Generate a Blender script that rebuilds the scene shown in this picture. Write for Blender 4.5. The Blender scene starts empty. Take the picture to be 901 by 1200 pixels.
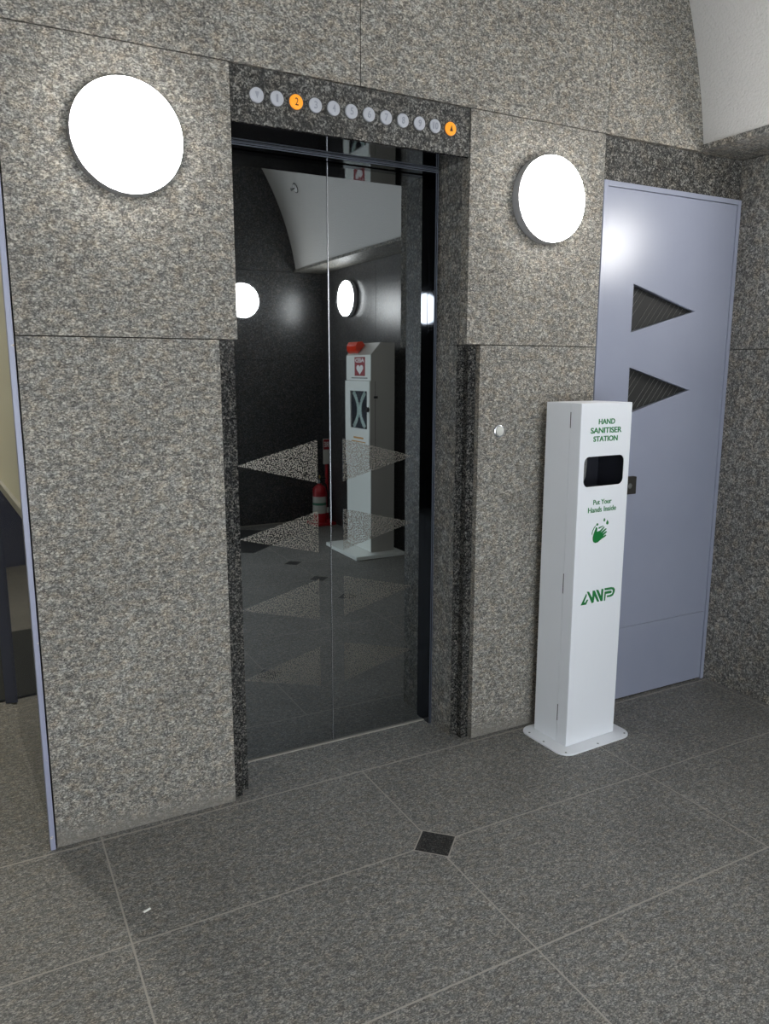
import bpy, bmesh, math
from mathutils import Vector, Matrix
PI = math.pi
SC = bpy.context.scene
COL = SC.collection

# ------------------------------------------------------------------ materials
def new_mat(name):
    m = bpy.data.materials.new(name); m.use_nodes = True
    nt = m.node_tree
    return m, nt, nt.nodes['Principled BSDF'], nt.nodes['Material Output']

def plain(name, col, rough=.5, metal=0., spec=.5, coat=0., emit=None, estr=0.):
    m, nt, b, o = new_mat(name)
    b.inputs['Base Color'].default_value = (*col, 1)
    b.inputs['Roughness'].default_value = rough
    b.inputs['Metallic'].default_value = metal
    b.inputs['Specular IOR Level'].default_value = spec
    b.inputs['Coat Weight'].default_value = coat
    if emit:
        b.inputs['Emission Color'].default_value = (*emit, 1)
        b.inputs['Emission Strength'].default_value = estr
    return m

def N(nt, typ, **kw):
    n = nt.nodes.new(typ)
    for k, v in kw.items():
        if k in n.inputs: n.inputs[k].default_value = v
        else: setattr(n, k, v)
    return n

def ramp(nt, stops, interp='LINEAR'):
    n = nt.nodes.new('ShaderNodeValToRGB'); r = n.color_ramp; r.interpolation = interp
    while len(r.elements) < len(stops): r.elements.new(.5)
    for e, (p, c) in zip(r.elements, stops): e.position = p; e.color = (*c, 1)
    return n

def mixc(nt, a, b, fac, blend='MIX'):
    n = nt.nodes.new('ShaderNodeMix'); n.data_type = 'RGBA'; n.blend_type = blend
    for s, v in ((n.inputs[0], fac), (n.inputs[6], a), (n.inputs[7], b)):
        if hasattr(v, 'is_linked'): nt.links.new(v, s)
        else: s.default_value = v if isinstance(v, float) else (*v, 1)
    return n.outputs[2]

def granite(name, dark, mid, light, scale=1., rough=.75, bump=.25, spec=.35, stretch=(1, 1, 1), dirt=False, gain=1., tintamt=1., big=.55):
    m, nt, b, o = new_mat(name); L = nt.links.new
    def math_(op, x, y=None, z=None):
        n = N(nt, 'ShaderNodeMath', operation=op)
        for i, v in enumerate((x, y, z)):
            if v is None: continue
            if hasattr(v, 'is_linked'): L(v, n.inputs[i])
            else: n.inputs[i].default_value = v
        return n.outputs[0]
    tc = N(nt, 'ShaderNodeTexCoord'); mp = N(nt, 'ShaderNodeMapping')
    mp.inputs['Scale'].default_value = stretch
    L(tc.outputs['Object'], mp.inputs['Vector'])
    def noise(sc, det, rg=.6, dis=0.):
        n = N(nt, 'ShaderNodeTexNoise', Scale=sc, Detail=det, Roughness=rg, Distortion=dis); L(mp.outputs[0], n.inputs['Vector']); return n.outputs[0]
    nb = noise(62*scale, 4., .65, .8)        # mineral patches
    nf = noise(210*scale, 3., .7, .6)        # fine grain
    vo = N(nt, 'ShaderNodeTexVoronoi', Scale=230*scale, Randomness=1.); L(mp.outputs[0], vo.inputs['Vector'])
    sep = N(nt, 'ShaderNodeSeparateColor'); L(vo.outputs['Color'], sep.inputs[0])
    v = math_('MULTIPLY', math_('SUBTRACT', nb, .5), big)
    v = math_('MULTIPLY_ADD', math_('SUBTRACT', nf, .5), 1.15, v)
    v = math_('MULTIPLY_ADD', math_('SUBTRACT', sep.outputs[0], .5), .30, v)
    v = math_('MULTIPLY_ADD', v, gain, .5)
    rp = ramp(nt, [(.18, dark), (.38, tuple(.45*q+.55*p for p, q in zip(dark, mid))), (.52, mid), (.66, tuple(.5*(p+q) for p, q in zip(light, mid))), (.84, light)])
    L(v, rp.inputs[0])
    n2 = noise(30*scale, 2.)
    t = tintamt
    tint = ramp(nt, [(.36, (1-.08*t, 1-.03*t, 1+.03*t)), (.52, (1, 1, 1)), (.68, (1+.09*t, 1+.01*t, 1-.08*t))]); L(n2, tint.inputs[0])
    col = mixc(nt, rp.outputs[0], tint.outputs[0], 1., 'MULTIPLY')
    n3 = N(nt, 'ShaderNodeTexNoise', Scale=3.2, Detail=3.); L(tc.outputs['Object'], n3.inputs['Vector'])
    cl = ramp(nt, [(.3, (.88, .88, .88)), (.7, (1.1, 1.1, 1.1))]); L(n3.outputs[0], cl.inputs[0])
    col = mixc(nt, col, cl.outputs[0], 1., 'MULTIPLY')
    # sparse pale feldspar grains
    v2 = N(nt, 'ShaderNodeTexVoronoi', Scale=80*scale, Randomness=1.); L(mp.outputs[0], v2.inputs['Vector'])
    s2 = N(nt, 'ShaderNodeSeparateColor'); L(v2.outputs['Color'], s2.inputs[0])
    pale = math_('MULTIPLY', math_('GREATER_THAN', s2.outputs[1], .965), math_('LESS_THAN', v2.outputs['Distance'], .30))
    col = mixc(nt, col, light, math_('MULTIPLY', pale, .75))
    if dirt:   # mop smears along the foot of the wall
        sx = N(nt, 'ShaderNodeSeparateXYZ'); L(tc.outputs['Object'], sx.inputs[0])
        n4 = N(nt, 'ShaderNodeTexNoise', Scale=5., Detail=3.); L(tc.outputs['Object'], n4.inputs['Vector'])
        a = math_('MULTIPLY_ADD', n4.outputs[0], -.14, sx.outputs['Z'])
        mr = N(nt, 'ShaderNodeMapRange'); L(a, mr.inputs['Value'])
        mr.inputs['From Min'].default_value = -.05; mr.inputs['From Max'].default_value = .02
        mr.inputs['To Min'].default_value = .75; mr.inputs['To Max'].default_value = 0.
        col = mixc(nt, col, tuple(.82*x for x in mid), mr.outputs[0])
    L(col, b.inputs['Base Color'])
    b.inputs['Roughness'].default_value = rough
    b.inputs['Specular IOR Level'].default_value = spec
    if bump:
        bp = N(nt, 'ShaderNodeBump', Strength=bump, Distance=.003); L(v, bp.inputs['Height']); L(bp.outputs[0], b.inputs['Normal'])
    return m

M = {}
M['flamed'] = granite('flamed_granite', (.060, .056, .051), (.222, .207, .180), (.58, .535, .455), .85, .8, .4, .25, (1, 1, 1.45), True, tintamt=.8, big=.95, gain=.92)
M['flamed_shaded'] = granite('shaded_granite', (.036, .035, .032), (.150, .142, .127), (.46, .43, .375), .75, .55, .25, .35, big=.9, tintamt=.8)  # darker copy of the flamed stone; shade of side-facing stone put into its colour
M['polished'] = granite('polished_granite', (.016, .016, .015), (.060, .058, .054), (.30, .285, .255), .8, .14, .03, .5, big=.8, tintamt=.6)
M['polished_wall'] = granite('polished_wall_granite', (.010, .010, .011), (.034, .034, .035), (.22, .21, .20), .9, .28, .06, .5)
M['floor'] = granite('floor_granite', (.050, .050, .048), (.158, .154, .143), (.43, .41, .365), .95, .5, .15, .3, (1, 1.6, 1), gain=.95, big=.85, tintamt=.7)
M['step'] = granite('polished_step_granite', (.007, .007, .007), (.026, .026, .025), (.20, .19, .17), .9, .13, .03, .5, tintamt=.5)
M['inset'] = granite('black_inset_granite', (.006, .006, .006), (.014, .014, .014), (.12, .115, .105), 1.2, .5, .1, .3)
M['grout'] = plain('grout', (.33, .31, .275), .9)
M['joint'] = plain('dark_joint', (.018, .016, .015), .9)
M['backing'] = plain('dark_backing', (.02, .02, .02), .9)
M['white_paint'] = plain('white_powder_coat', (.80, .82, .85), .32, 0, .5)
M['black_gloss'] = plain('black_gloss_metal', (.07, .077, .095), .04, 1.)
M['soffit'] = plain('polished_black_soffit', (.006, .006, .008), .03, 0, .8, 1.)
M['chrome'] = plain('brushed_chrome', (.62, .64, .68), .25, 1.)
M['steel_blue'] = plain('blue_grey_edge_metal', (.085, .095, .12), .3)
M['mirror'] = plain('black_mirror_glass', (.33, .355, .37), .012, 1.)
M['dark_hole'] = plain('dark_interior', (.012, .013, .02), .6)
M['green'] = plain('green_vinyl', (.004, .17, .035), .45)
M['lamp_glass'] = plain('opal_lamp_glass', (.9, .9, .9), .4, 0, .4, 0, (1, .985, .96), 20.)
M['corridor_glass'] = plain('warm_opal_lamp_glass', (.9, .9, .88), .4, 0, .4, 0, (1, .95, .84), 170.)
M['lamp_rim'] = plain('grey_lamp_rim', (.30, .30, .31), .4)
M['button'] = plain('frosted_button_lens', (.43, .44, .475), .3, 0, .5)
M['button_mark'] = plain('button_numeral', (.27, .28, .32), .5)
M['button_lit'] = plain('lit_orange_lens', (.55, .20, .02), .35, 0, .5, 0, (1, .31, .012), .36)
M['mark_lit'] = plain('lit_numeral', (.03, .015, .004), .6)
M['socket'] = plain('button_socket', (.05, .048, .046), .6)
M['cream'] = plain('cream_paint', (.60, .585, .47), .55)
M['navy'] = plain('navy_gloss_paint', (.040, .045, .070), .10, 0, .6, .6)
M['rail'] = plain('dado_rail_paint', (.28, .275, .24), .5)
M['joint_fill'] = plain('pale_joint_fill', (.62, .62, .60), .6)
M['carpet'] = plain('dark_carpet', (.02, .022, .022), 1.)
M['grille'] = plain('vent_dark_mesh', (.016, .016, .015), .7)
M['wire'] = plain('vent_wire', (.16, .155, .14), .5)
M['lockbox'] = plain('dark_bronze', (.025, .023, .02), .5)
M['aed_grey'] = plain('pale_grey_powder_coat', (.87, .90, .85), .30, 0, .5, .25)
M['aed_body'] = plain('warm_grey_sheet_metal', (.40, .385, .345), .4, 0, .5)
M['aed_red'] = plain('dark_red_print', (.30, .012, .02), .45)
M['white'] = plain('white_print', (.85, .85, .83), .5)
M['beacon'] = plain('red_beacon_lens', (.75, .045, .015), .15, 0, .6, .5)
M['red'] = plain('red_enamel', (.42, .012, .02), .3, 0, .5, .3)
M['label_green'] = plain('green_label', (.05, .20, .12), .5)
M['label_white'] = plain('pale_label', (.55, .55, .50), .5)
M['black_rubber'] = plain('black_rubber', (.012, .012, .012), .6)
M['brass'] = plain('brass', (.62, .45, .14), .3, 1.)
M['orange_print'] = plain('orange_print', (.60, .30, .06), .5)
M['device'] = plain('navy_device_case', (.02, .028, .05), .3)
M['strap'] = plain('pale_green_strap', (.62, .80, .74), .35)
M['paper'] = plain('white_paper', (.8, .8, .76), .7)
M['text_grey'] = plain('grey_print', (.16, .17, .17), .5)

def glass():
    m, nt, b, o = new_mat('clear_window'); L = nt.links.new
    g = N(nt, 'ShaderNodeBsdfGlossy', Roughness=.02); t = N(nt, 'ShaderNodeBsdfTransparent'); mx = N(nt, 'ShaderNodeMixShader')
    mx.inputs[0].default_value = .12; L(t.outputs[0], mx.inputs[1]); L(g.outputs[0], mx.inputs[2]); L(mx.outputs[0], o.inputs[0])
    return m
M['glass'] = glass()

def lavender():
    m, nt, b, o = new_mat('lavender_grey_paint'); L = nt.links.new
    tc = N(nt, 'ShaderNodeTexCoord'); n = N(nt, 'ShaderNodeTexNoise', Scale=2.2, Detail=4.); L(tc.outputs['Object'], n.inputs[0])
    r = ramp(nt, [(.35, (.258, .277, .352)), (.65, (.288, .307, .382))]); L(n.outputs[0], r.inputs[0]); L(r.outputs[0], b.inputs['Base Color'])
    b.inputs['Roughness'].default_value = .29; b.inputs['Specular IOR Level'].default_value = .48
    n2 = N(nt, 'ShaderNodeTexNoise', Scale=260., Detail=2.); L(tc.outputs['Object'], n2.inputs[0])
    bp = N(nt, 'ShaderNodeBump', Strength=.10, Distance=.001); L(n2.outputs[0], bp.inputs['Height']); L(bp.outputs[0], b.inputs['Normal'])
    return m
M['lavender'] = lavender()

def strip_mat():
    m, nt, b, o = new_mat('chipped_lavender_paint'); L = nt.links.new
    tc = N(nt, 'ShaderNodeTexCoord'); n = N(nt, 'ShaderNodeTexNoise', Scale=34., Detail=3.); L(tc.outputs['Object'], n.inputs[0])
    r = ramp(nt, [(.0, (.285, .297, .395)), (.70, (.285, .297, .395)), (.72, (.55, .52, .47)), (.78, (.22, .11, .06))]); L(n.outputs[0], r.inputs[0])
    L(r.outputs[0], b.inputs['Base Color']); b.inputs['Roughness'].default_value = .4
    return m
M['strip'] = strip_mat()

def stucco():
    m, nt, b, o = new_mat('white_textured_plaster'); L = nt.links.new
    b.inputs['Base Color'].default_value = (.58, .567, .545, 1); b.inputs['Roughness'].default_value = .8
    tc = N(nt, 'ShaderNodeTexCoord'); n = N(nt, 'ShaderNodeTexNoise', Scale=105., Detail=2.5, Roughness=.6); L(tc.outputs['Object'], n.inputs[0])
    bp = N(nt, 'ShaderNodeBump', Strength=.65, Distance=.008); L(n.outputs[0], bp.inputs['Height']); L(bp.outputs[0], b.inputs['Normal'])
    return m
M['stucco'] = stucco()

def etched():   # frosted specks on the mirror glass
    m, nt, b, o = new_mat('etched_specks'); L = nt.links.new
    d = N(nt, 'ShaderNodeBsdfGlossy', Roughness=.42); d.inputs['Color'].default_value = (.215, .203, .178, 1)
    tc = N(nt, 'ShaderNodeTexCoord'); n = N(nt, 'ShaderNodeTexNoise', Scale=235., Detail=.5, Roughness=.4); L(tc.outputs['Object'], n.inputs[0])
    r = ramp(nt, [(.49, (0, 0, 0)), (.52, (1, 1, 1))]); L(n.outputs[0], r.inputs[0])
    mx = N(nt, 'ShaderNodeMixShader'); L(r.outputs[0], mx.inputs[0])
    b.inputs['Base Color'].default_value = (.33, .355, .37, 1); b.inputs['Metallic'].default_value = 1; b.inputs['Roughness'].default_value = .012
    L(b.outputs[0], mx.inputs[1]); L(d.outputs[0], mx.inputs[2]); L(mx.outputs[0], o.inputs[0])
    return m
M['etched'] = etched()

# ------------------------------------------------------------------ mesh helpers
class MB:
    def __init__(s): s.bm = bmesh.new(); s.mi = 0
    def _faces(s, fs):
        for f in fs: f.material_index = s.mi
    def box(s, x0, y0, z0, x1, y1, z1, bevel=0):
        r = bmesh.ops.create_cube(s.bm, size=1)
        vs = r['verts']
        for v in vs:
            v.co = Vector((x0+(v.co.x+.5)*(x1-x0), y0+(v.co.y+.5)*(y1-y0), z0+(v.co.z+.5)*(z1-z0)))
        fs = set(f for v in vs for f in v.link_faces); s._faces(fs)
        if bevel:
            es = set(e for v in vs for e in v.link_edges)
            bmesh.ops.bevel(s.bm, geom=list(es), offset=bevel, segments=3, profile=.5, affect='EDGES', material=-1)
        return s
    def prism(s, pts, d0, d1, fn):
        """pts: 2-D loop; fn(a,b,d)->3-D"""
        A = [s.bm.verts.new(fn(a, b, d0)) for a, b in pts]; B = [s.bm.verts.new(fn(a, b, d1)) for a, b in pts]
        fs = [s.bm.faces.new(A), s.bm.faces.new(B[::-1])]
        n = len(pts)
        for i in range(n):
            fs.append(s.bm.faces.new((A[(i+1) % n], A[i], B[i], B[(i+1) % n])))
        s._faces(fs); return s
    def lathe(s, prof, origin, axis='Z', seg=40):
        """prof: list of (radius, height) ; closed at both ends when radius 0"""
        O = Vector(origin)
        def place(r, h, a):
            c, sn = r*math.cos(a), r*math.sin(a)
            v = {'Z': (c, sn, h), 'Y': (c, h, sn), 'X': (h, c, sn)}[axis]
            return O+Vector(v)
        rings = []
        for r, h in prof:
            if r < 1e-6: rings.append([s.bm.verts.new(place(0, h, 0))])
            else: rings.append([s.bm.verts.new(place(r, h, 2*PI*i/seg)) for i in range(seg)])
        fs = []
        for p, q in zip(rings, rings[1:]):
            for i in range(seg):
                j = (i+1) % seg
                if len(p) == 1 and len(q) == 1: continue
                if len(p) == 1: fs.append(s.bm.faces.new((p[0], q[j], q[i])))
                elif len(q) == 1: fs.append(s.bm.faces.new((p[i], p[j], q[0])))
                else: fs.append(s.bm.faces.new((p[i], p[j], q[j], q[i])))
        for f in fs: f.smooth = True
        s._faces(fs); return s
    def tube(s, pts, r, seg=10):
        pts = [Vector(p) for p in pts]; rings = []
        for i, p in enumerate(pts):
            t = (pts[min(i+1, len(pts)-1)]-pts[max(i-1, 0)]).normalized()
            up = Vector((0, 0, 1)) if abs(t.z) < .9 else Vector((1, 0, 0))
            a = t.cross(up).normalized(); b = t.cross(a)
            rings.append([s.bm.verts.new(p+r*(a*math.cos(2*PI*k/seg)+b*math.sin(2*PI*k/seg))) for k in range(seg)])
        fs = []
        for p, q in zip(rings, rings[1:]):
            for k in range(seg): fs.append(s.bm.faces.new((p[k], p[(k+1) % seg], q[(k+1) % seg], q[k])))
        for f in fs: f.smooth = True
        fs.append(s.bm.faces.new(rings[0][::-1])); fs.append(s.bm.faces.new(rings[-1]))
        s._faces(fs); return s
    def build(s, name, mats, parent=None, sharp=35):
        bmesh.ops.recalc_face_normals(s.bm, faces=s.bm.faces)
        me = bpy.data.meshes.new(name); s.bm.to_mesh(me); s.bm.free()
        if not isinstance(mats, (list, tuple)): mats = [mats]
        for m in mats: me.materials.append(M[m] if isinstance(m, str) else m)
        if sharp and any(p.use_smooth for p in me.polygons):
            flat = [not p.use_smooth for p in me.polygons]
            me.set_sharp_from_angle(angle=math.radians(sharp))
            for p, q in zip(me.polygons, flat):
                if q: p.use_smooth = False
        return link(name, me, parent)

def link(name, data, parent=None):
    o = bpy.data.objects.new(name, data); COL.objects.link(o)
    if parent is not None:
        o.parent = parent; o.matrix_parent_inverse = parent.matrix_world.inverted()
    return o

def thing(name, label, cat, loc=(0, 0, 0), group=None, rz=0):
    o = bpy.data.objects.new(name, None); COL.objects.link(o); o.empty_display_size = .05
    o.location = loc; o.rotation_euler = (0, 0, rz)
    o.matrix_world = Matrix.Translation(loc) @ Matrix.Rotation(rz, 4, 'Z')
    return tag(o, label, cat, group)

def tag(o, label, cat, group=None, kind=None):
    o['label'] = label; o['category'] = cat
    if group: o['group'] = group
    if kind: o['kind'] = kind
    return o

def struct(o, label=None, cat=None):
    o['kind'] = 'structure'
    if label: o['label'] = label; o['category'] = cat
    return o

def curve_mesh(loops, thick, O, ex, ey, name, mat, parent=None, bevel=0.):
    """flat outline (outer loop and holes) extruded by thick from the plane O + a*ex + b*ey towards its normal"""
    cu = bpy.data.curves.new('outline', 'CURVE'); cu.dimensions = '2D'; cu.fill_mode = 'BOTH'
    cu.extrude = max(thick/2-bevel, 0); cu.bevel_depth = bevel; cu.bevel_resolution = 2
    for P in loops:
        sp = cu.splines.new('POLY'); sp.points.add(len(P)-1); sp.use_cyclic_u = True
        for q, (a, b) in zip(sp.points, P): q.co = (a, b, 0, 1)
    return from_curve(cu, thick, O, ex, ey, name, mat, parent)

def from_curve(cu, thick, O, ex, ey, name, mat, parent, fit=None):
    tmp = bpy.data.objects.new('outline', cu); COL.objects.link(tmp)
    me = bpy.data.meshes.new_from_object(tmp.evaluated_get(bpy.context.evaluated_depsgraph_get()))
    bpy.data.objects.remove(tmp); bpy.data.curves.remove(cu)
    ex = Vector(ex); ey = Vector(ey); n = ex.cross(ey); O = Vector(O)
    if fit:
        xs = [v.co.x for v in me.vertices]; ys = [v.co.y for v in me.vertices]
        x0, x1, y0, y1 = min(xs), max(xs), min(ys), max(ys); X0, Y0, X1, Y1 = fit
        for v in me.vertices:
            v.co.x = X0+(v.co.x-x0)*(X1-X0)/(x1-x0); v.co.y = Y0+(v.co.y-y0)*(Y1-Y0)/(y1-y0)
    for v in me.vertices:
        c = v.co.copy(); v.co = O+ex*c.x+ey*c.y+n*(c.z+thick/2)
    bm = bmesh.new(); bm.from_mesh(me)
    bmesh.ops.remove_doubles(bm, verts=bm.verts, dist=1e-6); bmesh.ops.recalc_face_normals(bm, faces=bm.faces)
    bm.to_mesh(me); bm.free()
    me.materials.clear(); me.materials.append(M[mat]); me.name = name
    return link(name, me, parent)

def text_mesh(body, fit, thick, O, ex, ey, name, mat, parent=None, bold=0.012):
    cu = bpy.data.curves.new('words', 'FONT'); cu.body = body; cu.size = 1; cu.offset = bold; cu.extrude = .001
    o = from_curve(cu, thick, O, ex, ey, name, mat, parent, fit)
    return o

def rrect(x0, y0, x1, y1, r, n=6):
    P = []
    for cx, cy, a0 in ((x1-r, y1-r, 0), (x0+r, y1-r, PI/2), (x0+r, y0+r, PI), (x1-r, y0+r, 1.5*PI)):
        for i in range(n+1):
            a = a0+PI/2*i/n; P.append((cx+r*math.cos(a), cy+r*math.sin(a)))
    return P

# ------------------------------------------------------------------ measured layout (metres)
XL, XA, XB, XS, XR = -.479, .168, 1.044, 1.683, 2.496
XA2, XB2 = .108, 1.106
ZM, ZT, ZL, ZD = 1.594, 2.411, 2.247, 2.245
YD = .252
W = 4.20          # depth of the lobby
XW = -2.66        # far left wall
G = .0016

# ---- floor: stone slabs with pale grout lines and small dark diamonds at the crossings
def clip_poly(P, nx, ny, d):      # keep nx*x+ny*y <= d
    out = []
    for i in range(len(P)):
        a, b = P[i], P[(i+1) % len(P)]
        da, db = nx*a[0]+ny*a[1]-d, nx*b[0]+ny*b[1]-d
        if da <= 0: out.append(a)
        if da*db < 0:
            t = da/(da-db); out.append((a[0]+t*(b[0]-a[0]), a[1]+t*(b[1]-a[1])))
    return out
fl = MB()
fl.mi = 1; fl.box(-4.2, -4.4, -.06, 2.75, 4.2, -.0004)
fl.mi = 0
dx = .9385
xs = [-.346+dx*k for k in range(-5, 5)]
ys = [-.0235-.5170*k for k in range(0, 9)]
dia = [(.599, -.540)]+[(1.532, -.540-.517*k) for k in (2, 3, 4)]
HD = .080
cells = []
for i in range(len(xs)-1):
    for j in range(len(ys)-1):
        cells.append((max(xs[i], -4.2), min(xs[i+1], 2.75), max(ys[j+1], -4.4), ys[j]))
cells += [(-4.2, -.346+dx*0-0, -.0235, 1.2)]   # slab row running on through the left opening
cells += [(-.346, 2.75, -.0235, .262)]
cells += [(-4.2, -.5, 1.2, 4.2)]
g = .0027
up = lambda a, b, d: (a, b, d)
for x0, x1, y0, y1 in cells:
    if x1-x0 < .02: continue
    gb = .0050 if abs(y0+.0235) < .001 else .0030; gt_ = .0030
    P = [(x0+g, y0+gb), (x1-g, y0+gb), (x1-g, y1-gt_), (x0+g, y1-gt_)]
    for cx, cy in dia:
        for sx in (-1, 1):
            for sy in (-1, 1):
                corner = (x1 if sx > 0 else x0, y1 if sy > 0 else y0)
                if abs(corner[0]-cx) < .03 and abs(corner[1]-cy) < .03:
                    P = clip_poly(P, sx, sy, sx*cx+sy*cy-HD-g)
    fl.prism(P, -.04, 0, up)
fl.mi = 2
for cx, cy in dia:
    h = HD-.004
    fl.prism([(cx-h, cy), (cx, cy-h), (cx+h, cy), (cx, cy+h)], -.04, 0, up)
# large black square laid diagonally near the opposite wall
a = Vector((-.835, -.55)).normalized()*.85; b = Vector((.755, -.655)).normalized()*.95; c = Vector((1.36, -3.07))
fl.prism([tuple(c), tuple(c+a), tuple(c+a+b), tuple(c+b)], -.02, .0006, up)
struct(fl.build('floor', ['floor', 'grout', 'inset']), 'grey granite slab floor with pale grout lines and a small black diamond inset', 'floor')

# ---- main wall (elevator wall)
def slabs(mb, rects, fn, d0, d1):
    for a0, a1, b0, b1, mi in rects:
        mb.mi = mi
        mb.prism([(a0+G, b0+G), (a1-G, b0+G), (a1-G, b1-G), (a0+G, b1-G)], d0, d1, fn)
front = lambda a, b, d: (a, d, b)
wb = MB()
R = [(XL, XA, ZM, ZT, 0), (XL, XA2, 0, ZM, 0), (XB, XS, ZM, ZT, 0), (XB2, XS, 0, ZM, 0),
     (XL-1.5, XL-.55, 0, ZT, 0), (XW, XL-1.5, 0, ZT, 0)]
slabs(wb, R, front, 0, .05)
slabs(wb, [(XA, XB, ZL, ZT, 1)], front, .004, .2)
slabs(wb, [(XS, XR+.001, ZD, ZT, 1)], front, .012, .06)
slabs(wb, [(-2.7, -1.5, ZT, 4.6, 0), (-1.5, -.47, ZT, 4.6, 0), (-.47, .607, ZT, 4.6, 0), (.607, 1.686, ZT, 4.6, 0), (1.686, 2.5, ZT, 4.6, 0)], front, -.003, .05)
wb.mi = 2
wb.box(XL, .05, 0, XA2, .12, ZT); wb.box(XB2, .061, 0, XR+.05, .12, ZT); wb.box(XW, .05, ZT, XR, .12, 4.6)
wb.box(XA2, .2, ZL+.02, XB2, .25, ZT); wb.box(XW, .05, 0, XL-.55, .12, ZT); wb.box(XA2, .3, 0, XB2, .34, ZT)
wb.box(XA2, .06, ZM+.003, XA, .30, ZT-.002)
# jambs with their two small steps below the joint
jr = [(1.04, .262), (1.04, .057), (1.072, .057), (1.072, .0245), (1.1058, .0245), (1.1058, .262)]
jl = [(.172, .262), (.172, .057), (.140, .057), (.140, .0245), (.1082, .0245), (.1082, .262)]
wb.mi = 4
for P in (jr, jl): wb.prism(P, 0, ZM-.0006, up)
wb.mi = 3
wb.box(XB+.0006, .05, ZM+.0006, XB2, .262, ZL+.018); wb.box(XA2+.002, .05, ZM+.0006, XA-.0006, .262, ZL+.018)
wb.bm.faces.ensure_lookup_table()
for f in wb.bm.faces:
    c = f.calc_center_median()
    if (abs(c.x-1.04) < .002 or abs(c.x-.172) < .002) and c.z < ZM: f.material_index = 3
wall_back = struct(wb.build('wall_back', ['flamed', 'polished', 'joint', 'flamed_shaded', 'step'], sharp=0), 'rough grey granite wall around the lift', 'wall')

# ---- right wall, opposite wall, left wall
side = lambda a, b, d: (d, a, b)
wr = MB()
slabs(wr, [(-1.5, .06, 0, ZM, 0), (-1.5, .06, ZM, ZT, 0), (-3.02, -1.5, 0, ZM, 2), (-3.02, -1.5, ZM, ZT, 2), (-W, -3.02, 0, ZM, 2), (-W, -3.02, ZM, ZT, 2)], side, XR, XR+.05)
wr.mi = 1; wr.box(XR+.05, -W, 0, XR+.1, .1, 4.6)
struct(wr.build('wall_right', ['flamed_shaded', 'joint', 'polished_wall'], sharp=0), 'grey granite side wall beside the lavender steel door', 'wall')
wf = MB()  # gap left between the lower slabs is an added unseen opening for daylight fill
slabs(wf, [(x0, x1, z0, z1, 0) for x0, x1 in ((-2.66, -1.15), (.8, 1.15), (1.15, XR)) for z0, z1 in ((0, ZM), (ZM, ZT))]+[(-2.66, -.9, ZT, 4.6, 0), (-.9, .7, ZT, 4.6, 0), (.7, XR, ZT, 4.6, 0)], front, -W-.05, -W)
wf.mi = 1; wf.box(XW, -W-.1, ZT, XR+.1, -W-.05, 4.6); wf.box(XW, -W-.1, 0, -1.15, -W-.05, ZT); wf.box(.8, -W-.1, 0, XR+.1, -W-.05, ZT)
struct(wf.build('wall_front', ['polished_wall', 'joint'], sharp=0), 'dark polished granite wall seen in the lift door mirrors', 'wall')
wl = MB()
slabs(wl, [(-W, -2.1, 0, ZM, 0), (-2.1, 0, 0, ZM, 0), (-W, -2.1, ZM, ZT, 0), (-2.1, 0, ZM, ZT, 0)], side, XW-.05, XW)
wl.mi = 1; wl.box(XW-.1, -W, 0, XW-.05, 0, 4.6)
struct(wl.build('wall_left', ['flamed', 'joint'], sharp=0))

# ---- vaulted plaster ceiling on granite ledges
vt = MB(); cx, cz, RV = -.08, 2.10, 2.33
a0 = math.asin((2.434-cz)/RV); nseg = 72
ang = [a0+(PI-2*a0)*i/nseg for i in range(nseg+1)]
inner = [(cx+RV*math.cos(t), cz+RV*math.sin(t)) for t in ang]; outer = [(cx+(RV+.1)*math.cos(t), cz+(RV+.1)*math.sin(t)) for t in ang]
vv = [[vt.bm.verts.new((x, y, z)) for x, z in P] for P in (inner, outer) for y in (-W, -.0035)]
for i in range(nseg):
    for A, B in ((vv[0], vv[1]), (vv[2], vv[3]), (vv[0], vv[2]), (vv[1], vv[3])):
        f = vt.bm.faces.new((A[i], A[i+1], B[i+1], B[i])); f.smooth = True
struct(vt.build('ceiling', 'stucco', sharp=40), 'white textured plaster barrel vault', 'ceiling')
lg = MB(); lg.box(2.207, -W, ZT+.001, XR+.05, -.004, ZT+.024)
struct(lg.build('trim_1', 'flamed_shaded'), 'granite ledge under the white vault', 'ledge')
lg = MB(); lg.box(XW-.05, -W, ZT+.001, -2.37, -.004, ZT+.024)
struct(lg.build('trim_2', 'flamed_shaded'))

# ---- left opening: lavender steel edge strip and the corridor behind it
s = MB(); s.box(-.4975, -.004, 0, XL-.0035, .05, ZT-.01, .001)
struct(s.build('trim_3', 'strip'), 'chipped lavender steel strip on the left end of the granite wall', 'steel edge strip')
cw = MB()
prof = [(-.486, .05), (-.4987, .28), (-.5081, .45), (-.5247, .75), (-.533, .90), (-.536, 1.27), (-.575, 1.275), (-.60, 4.0), (-.42, 4.0), (-.42, .1225), (-.47, .1225), (-.47, .05)]
cw.mi = 0; cw.prism(prof, 0, 1.07, up)
cw.mi = 1; cw.prism(prof, 1.07, 2.55, up)
cw.mi = 2
rp_ = [(x-.012 if i < 8 else x, y) for i, (x, y) in enumerate(prof)]
cw.prism(rp_, 1.062, 1.088, up)
struct(cw.build('wall_corridor', ['navy', 'cream', 'rail']), 'corridor wall with navy gloss dado below cream paint', 'wall')
cb = MB(); cb.mi = 1
cb.box(-2.2, 4.0, 0, -.4, 4.1, 2.55); cb.box(-2.2, .12, 0, -2.1, 4.0, 2.55); cb.box(-2.2, .12, 2.55, -.4, 4.1, 2.62)
cb.mi = 0; cb.box(-2.1, 3.97, 0, -.6, 4.0, 1.07)
struct(cb.build('wall_corridor_end', ['navy', 'cream']))
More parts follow.
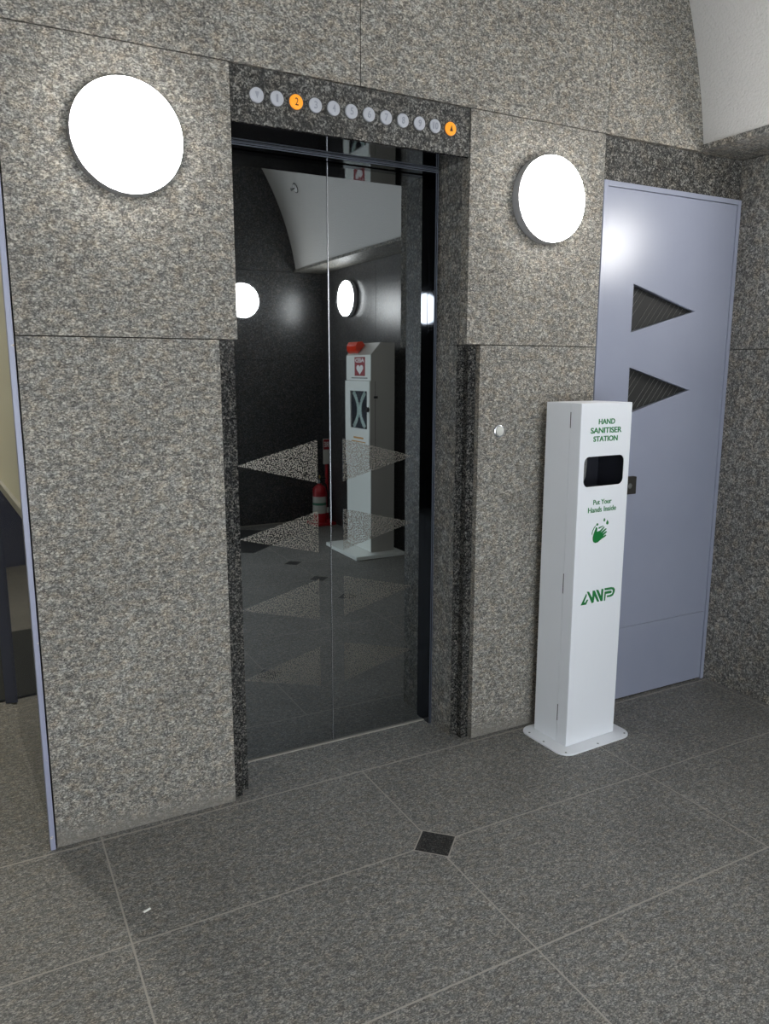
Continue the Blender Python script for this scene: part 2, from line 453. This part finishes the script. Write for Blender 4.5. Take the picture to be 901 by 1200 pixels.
hd = MB(); hd.box(XL-.55, .0, 2.32, XL-.02, .05, ZT-.003)
struct(hd.build('trim_4', 'flamed'))
t = MB(); t.box(-2.0, 1.30, 0, -.56, 2.3, .012, .003)
tag(t.build('floor_mat', 'carpet'), 'dark carpet mat on the corridor floor at the far left', 'mat')

# ------------------------------------------------------------------ lift doors and frame
def flat_front(y): return dict(O=(0, y, 0), ex=(1, 0, 0), ey=(0, 0, 1))
fr = MB()
fr.box(1.0255, .203, .0, 1.0395, .268, ZL-.013); fr.box(.1725, .203, 0, .187, .268, ZL-.013)
fr.box(.1725, .203, ZL-.012, 1.0395, .268, ZL-.0005)
f = fr.build('trim_5', 'black_gloss'); struct(f, 'black glossy metal frame around the lift doors', 'lift frame')
ed = MB()
for x0, x1 in ((1.0275, 1.0305), (1.0345, 1.038), (.1740, .177), (.181, .185)): ed.box(x0, .2012, .0, x1, .2035, ZL-.004)
for z0, z1 in ((ZL-.0115, ZL-.0080), (ZL-.005, ZL-.002)): ed.box(.174, .2012, z0, 1.038, .2035, z1)
ed.build('metal_edge', 'steel_blue', f)
sf = MB(); sf.box(XA+.001, .012, ZL-.0012, XB-.001, .204, ZL+.012); sf.build('soffit_panel', 'soffit', f)
st_ = MB(); st_.box(.172, .2405, .0, 1.04, .2515, .003); st_.build('threshold_strip', 'grout', f)

def tri(P, name, parent):
    curve_mesh([P], .0004, (0, YD-.0001, 0), (1, 0, 0), (0, 0, 1), name, 'etched', parent)
def leaf(name, x0, x1, label, tris, tilt, pivot):
    m = MB(); m.box(x0, YD, .004, x1, YD+.03, ZL-.014, .0012)
    o = m.build(name, 'mirror'); struct(o, label, 'lift door')
    for P in tris: tri(P, 'etched_triangle', o)
    o.matrix_world = Matrix.Translation((pivot, YD, 0)) @ Matrix.Rotation(tilt, 4, 'Z') @ Matrix.Translation((-pivot, -YD, 0))
    return o
ZC = (1.157, .883, .611, .333)
HT = .083
left_tris = [[(.226, z), (.545, z-HT), (.545, z+HT)] for z in ZC]
right_tris = [[(.651, z-HT), (.968, z), (.651, z+HT)] for z in ZC]
d1 = leaf('door_1', .187, .5955, 'left black mirror lift door leaf with frosted triangles pointing left', left_tris, math.radians(-.12), .597)
d2 = leaf('door_2', .5985, 1.0255, 'right black mirror lift door leaf with frosted triangles pointing right', right_tris, 0, .597)
e = MB(); e.box(.5958, YD-.0025, .004, .5982, YD+.02, ZL-.014); e.build('meeting_edge', 'chrome', d2)

# ------------------------------------------------------------------ floor indicator lights over the lift
bx = [.252, .3175, .382, .4475, .511, .575, .639, .703, .768, .833, .896, .960]
marks = ['D', '1', '2', '3', '4', '5', '6', '7', '8', '9', '10', 'U']
words_ = {'D': 'a down arrow', 'U': 'an up arrow'}
ZB = 2.331
for x, k in zip(bx, marks):
    lit = k in ('2', 'U')
    if k == 'D': lab = 'unlit grey round lift indicator with a faint down arrow, first of the row'
    elif k == 'U': lab = 'orange glowing round lift indicator with an up arrow, last of the row'
    elif k == '2': lab = 'orange glowing round lift indicator showing the number 2'
    else: lab = 'unlit grey round lift indicator with a faint number %s above the lift' % k
    t = thing('indicator_light', lab, 'indicator light', (x, .004, ZB), 'floor indicator lights above the lift')
    m = MB(); m.lathe([(.0225, -.0005), (.0255, -.0005), (.0255, -.0018), (.0225, -.0018), (.0225, -.0005)], (x, .004, ZB), 'Y', 40)
    m.build('socket_ring', 'socket', t)
    m = MB(); m.lathe([(0, .002), (.0222, .002), (.0222, -.0045), (.0205, -.0062), (.0, -.0085)], (x, .004, ZB), 'Y', 40)
    m.build('lens', 'button_lit' if lit else 'button', t)
    mk = 'mark_lit' if lit else 'button_mark'
    P = dict(O=(x, -.0038, ZB), ex=(1, 0, 0), ey=(0, 0, 1))
    if k == 'U': curve_mesh([[(-.006, -.009), (.0065, -.009), (.001, .011)]], .0012, name='arrow', mat=mk, parent=t, **P)
    elif k == 'D': curve_mesh([[(-.007, .009), (.0065, .009), (0, -.011)]], .0012, name='arrow', mat=mk, parent=t, **P)
    else:
        w = .0055 if k != '10' else .010
        if k == '1': w = .003
        text_mesh(k, (-w, -.011, w, .011), .0012, name='numeral', mat=mk, parent=t, bold=0.0 if lit else .01, **P)

# ------------------------------------------------------------------ round wall lamps
def lamp(label, c, axis, sgn, group='round wall lamps'):
    """c: centre on the wall; the lamp stands out along sgn*axis"""
    t = thing('wall_lamp', label, 'lamp', c, group)
    m = MB(); m.lathe([(0, .0), (.150, .0), (.157, sgn*.005), (.157, sgn*.038), (.155, sgn*.0435), (.149, sgn*.0435), (.149, sgn*.026), (0, sgn*.026)], c, axis, 64)
    m.build('rim', 'lamp_rim', t)
    m = MB(); m.lathe([(0, sgn*.027), (.1485, sgn*.027), (.1540, sgn*.045), (.1525, sgn*.0525), (.148, sgn*.057), (.138, sgn*.061), (.10, sgn*.066), (.05, sgn*.069), (0, sgn*.070)], c, axis, 64)
    m.build('diffuser', 'lamp_glass', t)
lamp('glowing white disc lamp on the granite wall to the left of the lift', (-.148, 0, 2.150), 'Y', -1)
lamp('glowing white disc lamp on the granite wall between the lift and the lavender door', (1.388, 0, 2.132), 'Y', -1)
lamp('glowing disc lamp reflected in the left lift door, on the dark far wall', (1.68, -W, 2.128), 'Y', 1)
lamp('glowing disc lamp on the side wall above the grey defibrillator cabinet', (XR, -3.52, 2.13), 'X', -1)
lamp('disc lamp on the dark far wall to the left of the added daylight opening', (-1.62, -W, 2.128), 'Y', 1)
lamp('disc lamp on the granite side wall next to the lavender steel door', (XR, -.77, 2.145), 'X', -1)
# corridor ceiling lamp
t = thing('ceiling_lamp', 'round corridor ceiling lamp beyond the left opening', 'lamp', (-1.06, 1.75, 2.55))
m = MB(); m.lathe([(0, 0), (.13, 0), (.13, -.03), (0, -.03)], (-1.06, 1.75, 2.55), 'Z', 40); m.build('rim', 'lamp_rim', t)
m = MB(); m.lathe([(0, -.031), (.085, -.031), (.08, -.05), (0, -.06)], (-1.06, 1.75, 2.55), 'Z', 40); m.build('diffuser', 'corridor_glass', t)

# call button
t = thing('call_button', 'small round silver lift call button on the granite wall left of the white station', 'button', (1.2025, 0, 1.267))
m = MB(); m.lathe([(0, 0), (.024, 0), (.024, -.007), (.021, -.009), (.0195, -.009), (.0195, -.004), (0, -.004)], (1.2025, 0, 1.267), 'Y', 40); m.build('ring', 'chrome', t)
m = MB(); m.lathe([(0, -.003), (.0185, -.003), (.0185, -.011), (.016, -.013), (0, -.0145)], (1.2025, 0, 1.267), 'Y', 40); m.build('push_face', 'label_white', t)

# ------------------------------------------------------------------ lavender steel door
x0, x1 = XS+.002, XR-.002
fm = MB()
fw = .020
fm.box(x0, -.003, 0, x0+fw, .05, ZD-.002, .001); fm.box(x1-fw, -.003, 0, x1, .05, ZD-.002, .001); fm.box(x0+fw, -.003, ZD-.002-fw, x1-fw, .05, ZD-.002, .001)
lx0, lx1, lz1 = x0+fw+.003, x1-fw-.003, ZD-.002-fw-.003
V1 = [(1.876, 1.857), (1.876, 1.656), (2.262, 1.757)]; V2 = [(1.880, 1.514), (1.880, 1.313), (2.262, 1.414)]
door3 = struct(curve_mesh([[(lx0, .350), (lx1, .350), (lx1, lz1), (lx0, lz1)], V1, V2], .028, (0, .030, 0), (1, 0, 0), (0, 0, 1), 'door_3', 'lavender', None, .0012),
               'lavender grey steel door with two dark triangular vents', 'door')
fm.build('door_frame', 'lavender', door3)
kp = MB(); kp.box(lx0, .0015, .006, lx1, .03, .3475, .001); kp.build('kick_panel', 'lavender', door3)
gp = MB(); gp.box(lx0-.002, .012, .01, lx1+.002, .029, .3495); gp.build('joint_line', 'joint_fill', door3)
for V in (V1, V2):
    q = MB(); q.box(V[0][0]-.03, .030, V[1][1]-.03, V[2][0]+.03, .036, V[0][1]+.03); vp = q.build('vent_grille', 'grille', door3)
    q = MB()
    n = 0
    for k in range(-6, 22):     # slanting wires, clipped to the triangle
        c0 = V[1][0]-.12+.030*k
        pts = []
        for i in range(3):
            a, b = V[i], V[(i+1) % 3]
            fa = a[0]-(a[1]-V[1][1])*.80-c0; fb = b[0]-(b[1]-V[1][1])*.80-c0
            if fa*fb < 0:
                tt = fa/(fa-fb); pts.append((a[0]+tt*(b[0]-a[0]), a[1]+tt*(b[1]-a[1])))
        if len(pts) == 2 and (Vector(pts[0])-Vector(pts[1])).length > .03:
            q.tube([(pts[0][0], .0285, pts[0][1]), (pts[1][0], .0285, pts[1][1])], .0009, 6); n += 1
    q.build('vent_wire', 'wire', vp)
q = MB(); q.box(1.845, -.022, .968, 1.938, .001, 1.045, .003); hb = q.build('lock_box', 'lockbox', door3)
q = MB(); q.lathe([(0, -.002), (.012, -.002), (.012, -.006), (0, -.007)], (1.895, -.021, 1.006), 'Y', 20); q.build('key_cylinder', 'chrome', hb)
bk = MB(); bk.box(x0, .051, 0, x1, .06, ZD); bk.build('backing_board', 'backing', door3)

# ------------------------------------------------------------------ hand sanitiser station
rz = math.radians(2.5)
T = Matrix.Translation((1.397, -.248, 0)) @ Matrix.Rotation(rz, 4, 'Z')
SW, SD, SH = .267, .188, 1.379
st = thing('sanitiser_station', 'tall white hand sanitiser station with green lettering in front of the lavender door', 'hand sanitiser station', (0, 0, 0))
K = dict(O=(0, 0, 0), ex=(1, 0, 0), ey=(0, 0, 1))
q = curve_mesh([rrect(-.060, -.058, SW+.058, .222, .055, 10)], .007, (0, 0, 0), (1, 0, 0), (0, 1, 0), 'base_plate', 'white_paint', st, .0012)
for x, y in ((-.042, .17), (-.032, -.035), (SW+.03, -.035), (SW+.038, .17), (SW*.5, -.045), (-.045, .08)):
    m = MB(); m.lathe([(0, .0065), (.0042, .0065), (.0042, .0078), (.0025, .0074), (0, .0074)], (x, y, 0), 'Z', 14); m.build('fixing_hole', 'text_grey', q)
m = MB(); m.box(0, .0555, .008, .003, SD, SH-.0022); m.box(SW-.003, .0555, .008, SW, SD, SH-.0022); m.box(.003, SD-.003, .008, SW-.003, SD, SH-.0022)
m.box(0, .0555, SH-.002, SW, SD, SH, .0008)
m.build('body', 'white_paint', st)
op = rrect(.0245, 1.060, .2395, 1.1785, .026, 8)
cv = curve_mesh([rrect(.0015, .0095, SW-.0015, SH-.0015, .003, 3), op], .004, (0, .003, 0), (1, 0, 0), (0, 0, 1), 'front_cover', 'white_paint', st, .0015)
m = MB(); m.box(-.0004, .0015, .008, .003, .0535, SH); m.box(SW-.003, .0015, .008, SW+.0004, .0535, SH); m.box(.003, .003, SH-.003, SW-.003, .0535, SH)
m.build('cover_return', 'white_paint', cv)
for z0, z1 in ((1.285, 1.345), (.635, .715), (.10, .17)):
    m = MB(); m.box(-.0009, .0528, z0, .001, .0562, z1); m.build('seam_slot', 'dark_hole', cv)
m = MB()   # dark recess the hands go into
x_0, x_1, z_0, z_1, yb = .012, SW-.012, 1.035, 1.20, .150
m.box(x_0-.003, .0045, z_0, x_0, yb, z_1); m.box(x_1, .0045, z_0, x_1+.003, yb, z_1); m.box(x_0, yb, z_0, x_1, yb+.003, z_1)
m.box(x_0, .0045, z_0-.003, x_1, yb, z_0); m.box(x_0, .0045, z_1, x_1, yb, z_1+.003)
m.build('hand_recess', 'dark_hole', st)
m = MB(); m.prism([(.013, 1.088), (.036, 1.088), (.043, 1.102), (.047, 1.150), (.044, 1.185), (.013, 1.185)], .006, .03, front); m.build('inner_plate', 'chrome', st)
m = MB(); m.lathe([(0, 1.2), (.016, 1.2), (.016, 1.182), (.006, 1.176), (.005, 1.160), (0, 1.160)], (.135, .08, 0), 'Z', 20); m.build('nozzle', 'black_rubber', st)
F = dict(O=(0, -.0010, 0), ex=(1, 0, 0), ey=(0, 0, 1), mat='green', parent=cv)
text_mesh('HAND', (.090, 1.299, .176, 1.3195), .0006, name='lettering', bold=.018, **F)
text_mesh('SANITISER', (.0505, 1.2652, .2145, 1.2870), .0006, name='lettering', bold=.018, **F)
text_mesh('STATION', (.0665, 1.2338, .195, 1.2545), .0006, name='lettering', bold=.018, **F)
text_mesh('Put Your', (.083, .9895, .181, 1.0090), .0006, name='lettering', bold=.008, **F)
text_mesh('Hands Inside', (.0575, .9600, .208, .9805), .0006, name='lettering', bold=.008, **F)
HAND = [[(0.0891, 0.8604), (0.0933, 0.8761), (0.1012, 0.893), (0.1046, 0.9011), (0.1124, 0.8969), (0.1119, 0.8885), (0.1101, 0.8819), (0.1272, 0.8844), (0.13, 0.8781), (0.1353, 0.869), (0.1396, 0.8574), (0.1445, 0.8543), (0.1411, 0.8521), (0.1178, 0.8385), (0.104, 0.8375), (0.0945, 0.842), (0.0903, 0.8501)], [(0.1171, 0.8956), (0.1204, 0.8987), (0.1432, 0.9032), (0.1456, 0.9017), (0.1209, 0.8918)], [(0.1238, 0.883), (0.147, 0.8985), (0.1518, 0.8963), (0.1316, 0.8783), (0.1276, 0.8787)], [(0.1301, 0.8764), (0.1581, 0.8905), (0.1634, 0.8883), (0.1365, 0.868)], [(0.1353, 0.8682), (0.1613, 0.8796), (0.1657, 0.876), (0.1396, 0.8574)], [(0.1384, 0.8576), (0.1588, 0.8656), (0.1625, 0.8627), (0.1604, 0.8594), (0.1435, 0.8519)], [(0.1046, 0.9096), (0.1088, 0.9159), (0.1146, 0.9145), (0.1168, 0.9101), (0.113, 0.9054), (0.1072, 0.9063)], [(0.0829, 0.878), (0.0866, 0.8895), (0.0938, 0.9006), (0.104, 0.9088), (0.1048, 0.907), (0.0963, 0.8978), (0.0892, 0.8858), (0.0861, 0.8709), (0.084, 0.872)], [(0.1437, 0.9278), (0.1468, 0.9326), (0.1517, 0.9295), (0.1528, 0.9235), (0.1502, 0.9186), (0.1455, 0.9194), (0.1434, 0.9227)], [(0.1645, 0.924), (0.1707, 0.9158), (0.172, 0.9105), (0.1698, 0.9056), (0.1652, 0.9049), (0.1596, 0.9075), (0.1587, 0.9135)]]
LOGO = [[(0.0432, 0.5936), (0.0707, 0.6386), (0.0739, 0.6294), (0.0599, 0.6026), (0.0671, 0.6015), (0.075, 0.6128), (0.0828, 0.6111), (0.0721, 0.5926)], [(0.0729, 0.645), (0.0847, 0.6437), (0.1038, 0.6162), (0.1044, 0.6446), (0.1166, 0.6434), (0.1443, 0.5944), (0.1326, 0.5948), (0.1164, 0.6211), (0.113, 0.5953), (0.1029, 0.593)], [(0.1224, 0.6455), (0.1356, 0.6436), (0.152, 0.6158), (0.1525, 0.6446), (0.1635, 0.6438), (0.1627, 0.5941), (0.1509, 0.5943)], [(0.17, 0.6454), (0.2079, 0.6444), (0.2216, 0.6409), (0.229, 0.6319), (0.2272, 0.6203), (0.2201, 0.6085), (0.2057, 0.6047), (0.1857, 0.6054), (0.1859, 0.613), (0.2011, 0.6123), (0.2141, 0.6163), (0.2179, 0.6256), (0.2164, 0.6318), (0.21, 0.6351), (0.1707, 0.6365)], [(0.1711, 0.6305), (0.205, 0.6305), (0.2114, 0.6276), (0.2098, 0.6209), (0.2045, 0.6193), (0.1784, 0.6206), (0.1761, 0.5924), (0.1694, 0.5931)]]
def decal(polys, name):
    return curve_mesh(polys, .0006, name=name, **F)
decal(LOGO, 'logo')
m = MB()
for P in HAND:
    if sum(P[i][0]*P[(i+1) % len(P)][1]-P[(i+1) % len(P)][0]*P[i][1] for i in range(len(P))) < 0: P = P[::-1]
    m.prism(P, -.0016, -.0008, front)
bmesh.ops.triangulate(m.bm, faces=m.bm.faces)
m.build('washing_hand_symbol', 'green', cv, sharp=0)
st.matrix_world = T

# ------------------------------------------------------------------ defibrillator stand (seen in the mirror doors)
ax, ay0, ay1 = 2.187, -2.955, -2.517      # front plane, far side, near side
t = thing('defibrillator_stand', 'tall pale grey defibrillator cabinet on a flat base, reflected in the right lift door', 'defibrillator cabinet', (2.25, -2.74, 0))
m = MB(); m.box(2.013, -3.06, 0, 2.455, -2.425, .030, .004); m.build('base_plate', 'aed_grey', t)
out = [(ax+.004, .030), (2.402, .030), (2.402, 1.714), (2.276, 1.714), (ax+.004, 1.618)]
m = MB(); m.prism(out, ay0, ay1, lambda a, b, d: (a, d, b)); body = m.build('body', 'aed_body', t)
# front pieces face -x: plane axes  ex=-y, ey=z, so that ex x ey = -x
A = dict(O=(ax, 0, 0), ex=(0, -1, 0), ey=(0, 0, 1))
def fy(y): return -y
curve_mesh([[(fy(ay1), 1.419), (fy(ay0), 1.419), (fy(ay0), 1.616), (fy(ay1), 1.616)]], .004, (ax+.004, 0, 0), (0, -1, 0), (0, 0, 1), 'sign_panel', 'aed_grey', t, .001)
curve_mesh([[(fy(ay1), .034), (fy(ay0), .034), (fy(ay0), .719), (fy(ay1), .719)]], .004, (ax+.004, 0, 0), (0, -1, 0), (0, 0, 1), 'lower_panel', 'aed_grey', t, .001)
win = [(fy(-2.555), 1.030), (fy(-2.865), 1.030), (fy(-2.865), 1.335), (fy(-2.555), 1.335)]
dr = curve_mesh([[(fy(ay1-.001), .722), (fy(ay0), .722), (fy(ay0), 1.412), (fy(ay1-.001), 1.412)], win], .016, (ax+.0035, 0, 0), (0, -1, 0), (0, 0, 1), 'cabinet_door', 'aed_grey', t, .0015)
m = MB(); m.box(ax-.003, ay1-.0012, .722, ax+.040, ay1+.003, 1.412); m.build('door_return', 'aed_body', dr)
m = MB(); m.box(ax+.041, ay1-.001, .722, ax+.0445, ay1+.0012, 1.412); m.build('door_gap', 'dark_hole', dr)
m = MB(); m.box(ax-.009, -2.862, 1.033, ax-.0075, -2.558, 1.332); m.build('window_pane', 'glass', dr)
m = MB(); m.box(ax+.0022, -2.868, 1.027, ax+.0036, -2.552, 1.338); m.build('cabinet_lining', 'device', dr)
m = MB(); m.lathe([(0, -.012), (.020, -.012), (.020, -.022), (.010, -.03), (0, -.03)], (ax, -2.533, 1.19), 'X', 18); m.build('latch', 'black_rubber', dr)
m = MB(); m.box(ax+.028, ay1, 1.278, ax+.062, ay1+.008, 1.296, .002); m.build('side_hinge', 'black_rubber', dr)
sg = curve_mesh([[(fy(-2.61), 1.452), (fy(-2.80), 1.452), (fy(-2.80), 1.602), (fy(-2.61), 1.602)]], .0008, (ax, 0, 0), (0, -1, 0), (0, 0, 1), 'sign', 'aed_red', t)
S2 = dict(O=(ax-.0008, 0, 0), ex=(0, -1, 0), ey=(0, 0, 1))
text_mesh('AED', (fy(-2.625), 1.560, fy(-2.785), 1.592), .0006, name='sign_lettering', mat='white', parent=sg, bold=.02, **S2)
heart = []
for i in range(40):
    a = 2*PI*i/40
    heart.append((2.705+.0038*16*math.sin(a)**3, 1.506+.0027*(13*math.cos(a)-5*math.cos(2*a)-2*math.cos(3*a)-math.cos(4*a))))
curve_mesh([heart], .0006, name='heart_symbol', mat='white', parent=sg, **S2)
m = MB(); m.box(ax-.0008, -2.86, 1.432, ax, -2.57, 1.440); m.build('caption_line', 'text_grey', t)
for z0, z1, ya, yb_ in ((.948, .962, -2.80, -2.62), (.920, .928, -2.84, -2.58)):
    m = MB(); m.box(ax-.0135, ya, z0, ax-.0122, yb_, z1); m.build('caption_line', 'orange_print', dr)
# red alarm beacon on the sloping top
m = MB(); m.prism([(2.200, 1.632), (2.262, 1.700), (2.235, 1.728), (2.195, 1.722), (2.178, 1.690), (2.182, 1.650)], -2.93, -2.76, lambda a, b, d: (a, d, b))
m.build('alarm_beacon', 'beacon', t)
# the defibrillator standing behind the window
t2 = thing('defibrillator', 'defibrillator pack with crossed pale straps behind the window of the grey cabinet', 'defibrillator', (ax+.001, -2.71, 1.03))
m = MB(); m.box(ax-.0035, -2.850, 1.034, ax+.0019, -2.570, 1.330, .001); cs = m.build('case', 'device', t2)
for sgn in (-1, 1):
    pts = []
    for i in range(17):
        u = -1+2*i/16; pts.append((ax-.0040, -2.71+sgn*(.018+.088*u*u), 1.182+.140*u))
    m = MB(); m.tube(pts, .021, 8)
    for v in m.bm.verts: v.co.x = ax-.0040+(v.co.x-(ax-.0040))*.14
    m.build('strap', 'strap', t2)

# ------------------------------------------------------------------ fire extinguisher on its stand
ex0, ey0 = 2.325, -3.93
t = thing('extinguisher_stand', 'red stand with a white sign on its post, holding a fire extinguisher', 'stand', (2.36, -3.97, 0))
m = MB(); m.box(2.235, -4.07, 0, 2.478, -3.83, .028, .006); m.build('base', 'red', t)
m = MB(); m.tube([(2.445, -4.02, .028), (2.445, -4.02, .60)], .016, 14); m.build('post', 'red', t)
sb = MB(); sb.box(2.400, -4.004, .585, 2.490, -3.998, .835, .002); sb = sb.build('sign', 'label_white', t)
m = MB(); m.box(2.404, -3.9985, .730, 2.486, -3.9968, .830); m.build('red_band', 'aed_red', sb)
text_mesh('FIRE', (-2.480, .755, -2.410, .805), .0006, (0, -3.9966, 0), (-1, 0, 0), (0, 0, 1), 'lettering', 'white', sb, .01)
t = thing('fire_extinguisher', 'red fire extinguisher with a pale label, standing on a red stand', 'fire extinguisher', (ex0, ey0, .028))
m = MB(); m.lathe([(0, .0285), (.060, .0285), (.066, .036), (.066, .330), (.060, .365), (.040, .388), (.020, .396), (.020, .41), (0, .41)], (ex0, ey0, 0), 'Z', 32); m.build('cylinder', 'red', t)
lab = MB()
lab.lathe([(.0662, .12), (.0668, .12), (.0668, .285), (.0662, .285)], (ex0, ey0, 0), 'Z', 32)
lo = lab.build('paper_label', 'label_white', t)
lab = MB(); lab.lathe([(.0669, .200), (.0673, .200), (.0673, .225), (.0669, .225)], (ex0, ey0, 0), 'Z', 32); lab.build('green_stripe', 'label_green', lo)
m = MB(); m.lathe([(0, .405), (.017, .405), (.017, .44), (.009, .45), (0, .45)], (ex0, ey0, 0), 'Z', 18); m.build('valve', 'chrome', t)
m = MB(); m.box(ex0-.012, ey0-.01, .452, ex0+.07, ey0+.01, .462, .003); m.box(ex0-.010, ey0-.01, .428, ex0+.06, ey0+.01, .436, .003); m.build('handle', 'black_rubber', t)
m = MB(); m.tube([(ex0+.012, ey0, .425), (ex0+.06, ey0+.02, .40), (ex0+.082, ey0+.02, .30), (ex0+.08, ey0+.02, .16)], .008, 10); m.build('hose', 'black_rubber', t)
m = MB(); m.lathe([(0, .118), (.013, .118), (.011, .165), (.008, .172), (0, .172)], (ex0+.08, ey0+.02, 0), 'Z', 14); m.build('hose_nozzle', 'label_white', t)
m = MB(); pts = [(ex0+.0, ey0+.012+.012*math.sin(a), .475+.016*math.cos(a)) for a in [2*PI*i/16 for i in range(17)]]; m.tube(pts, .0028, 8); m.build('pull_ring', 'brass', t)

# ------------------------------------------------------------------ small things
ang_ = math.atan2(3.06-2.10, 2.045-cx); nx, nz = -math.cos(ang_), -math.sin(ang_)
px, py, pz = cx+RV*math.cos(ang_), -3.70, cz+RV*math.sin(ang_)
t = thing('sprinkler', 'small round sprinkler head on the white vault, reflected high in the left lift door', 'sprinkler', (px, py, pz))
rot = Vector((0, 0, 1)).rotation_difference(Vector((nx, 0, nz))).to_matrix().to_4x4(); rot.translation = (px+.004*nx, py, pz+.004*nz)
def onv(m, name, mat):
    bmesh.ops.transform(m.bm, matrix=rot, verts=m.bm.verts); return m.build(name, mat, t)
m = MB(); m.lathe([(0, -.002), (.036, -.002), (.034, .006), (.02, .010), (0, .010)], (0, 0, 0), 'Z', 28); onv(m, 'rosette', 'white')
m = MB(); m.lathe([(.036, -.001), (.042, -.001), (.042, .003), (.036, .003), (.036, -.001)], (0, 0, 0), 'Z', 28); onv(m, 'gasket', 'joint')
m = MB(); m.lathe([(0, .009), (.006, .009), (.006, .04), (0, .04)], (0, 0, 0), 'Z', 14); onv(m, 'stem', 'text_grey')
m = MB(); m.lathe([(0, .040), (.014, .040), (.014, .043), (0, .043)], (0, 0, 0), 'Z', 20); onv(m, 'deflector', 'text_grey')
m = MB(); m.box(-.011, -.0035, 0, .011, .0035, .003, .0012)
bmesh.ops.transform(m.bm, matrix=Matrix.Translation((-.285, -.428, .0)) @ Matrix.Rotation(.35, 4, 'Z'), verts=m.bm.verts)
tag(m.build('paper_scrap', 'paper'), 'tiny white scrap of paper lying on the granite floor at lower left', 'paper scrap')

# ------------------------------------------------------------------ light, camera, view
wd = bpy.data.worlds.new('daylight'); SC.world = wd; wd.use_nodes = True
bg = wd.node_tree.nodes['Background']; bg.inputs[0].default_value = (.86, .93, 1, 1); bg.inputs[1].default_value = 3.8

cam = bpy.data.cameras.new('camera'); co = bpy.data.objects.new('camera', cam); COL.objects.link(co)
yaw, pitch, roll, fpx = .4907, -.1822, .0019, 903.36
fw_ = Vector((math.sin(yaw)*math.cos(pitch), math.cos(yaw)*math.cos(pitch), math.sin(pitch)))
ri = Vector((math.cos(yaw), -math.sin(yaw), 0)); up_ = ri.cross(fw_)
r_ = math.cos(roll)*ri+math.sin(roll)*up_; u_ = -math.sin(roll)*ri+math.cos(roll)*up_
mw = Matrix((r_, u_, -fw_)).transposed().to_4x4(); mw.translation = (-.6076, -2.4473, 1.5)
co.matrix_world = mw
cam.sensor_fit = 'VERTICAL'; cam.sensor_height = 36; cam.lens = fpx/1200*36; cam.clip_start = .02
SC.camera = co
vs = SC.view_settings
vs.view_transform = 'Standard'; vs.look = 'None'; vs.gamma = 1; vs.use_curve_mapping = False; vs.exposure = 1.1
SC.cycles.max_bounces = 10; SC.cycles.diffuse_bounces = 5; SC.cycles.glossy_bounces = 6
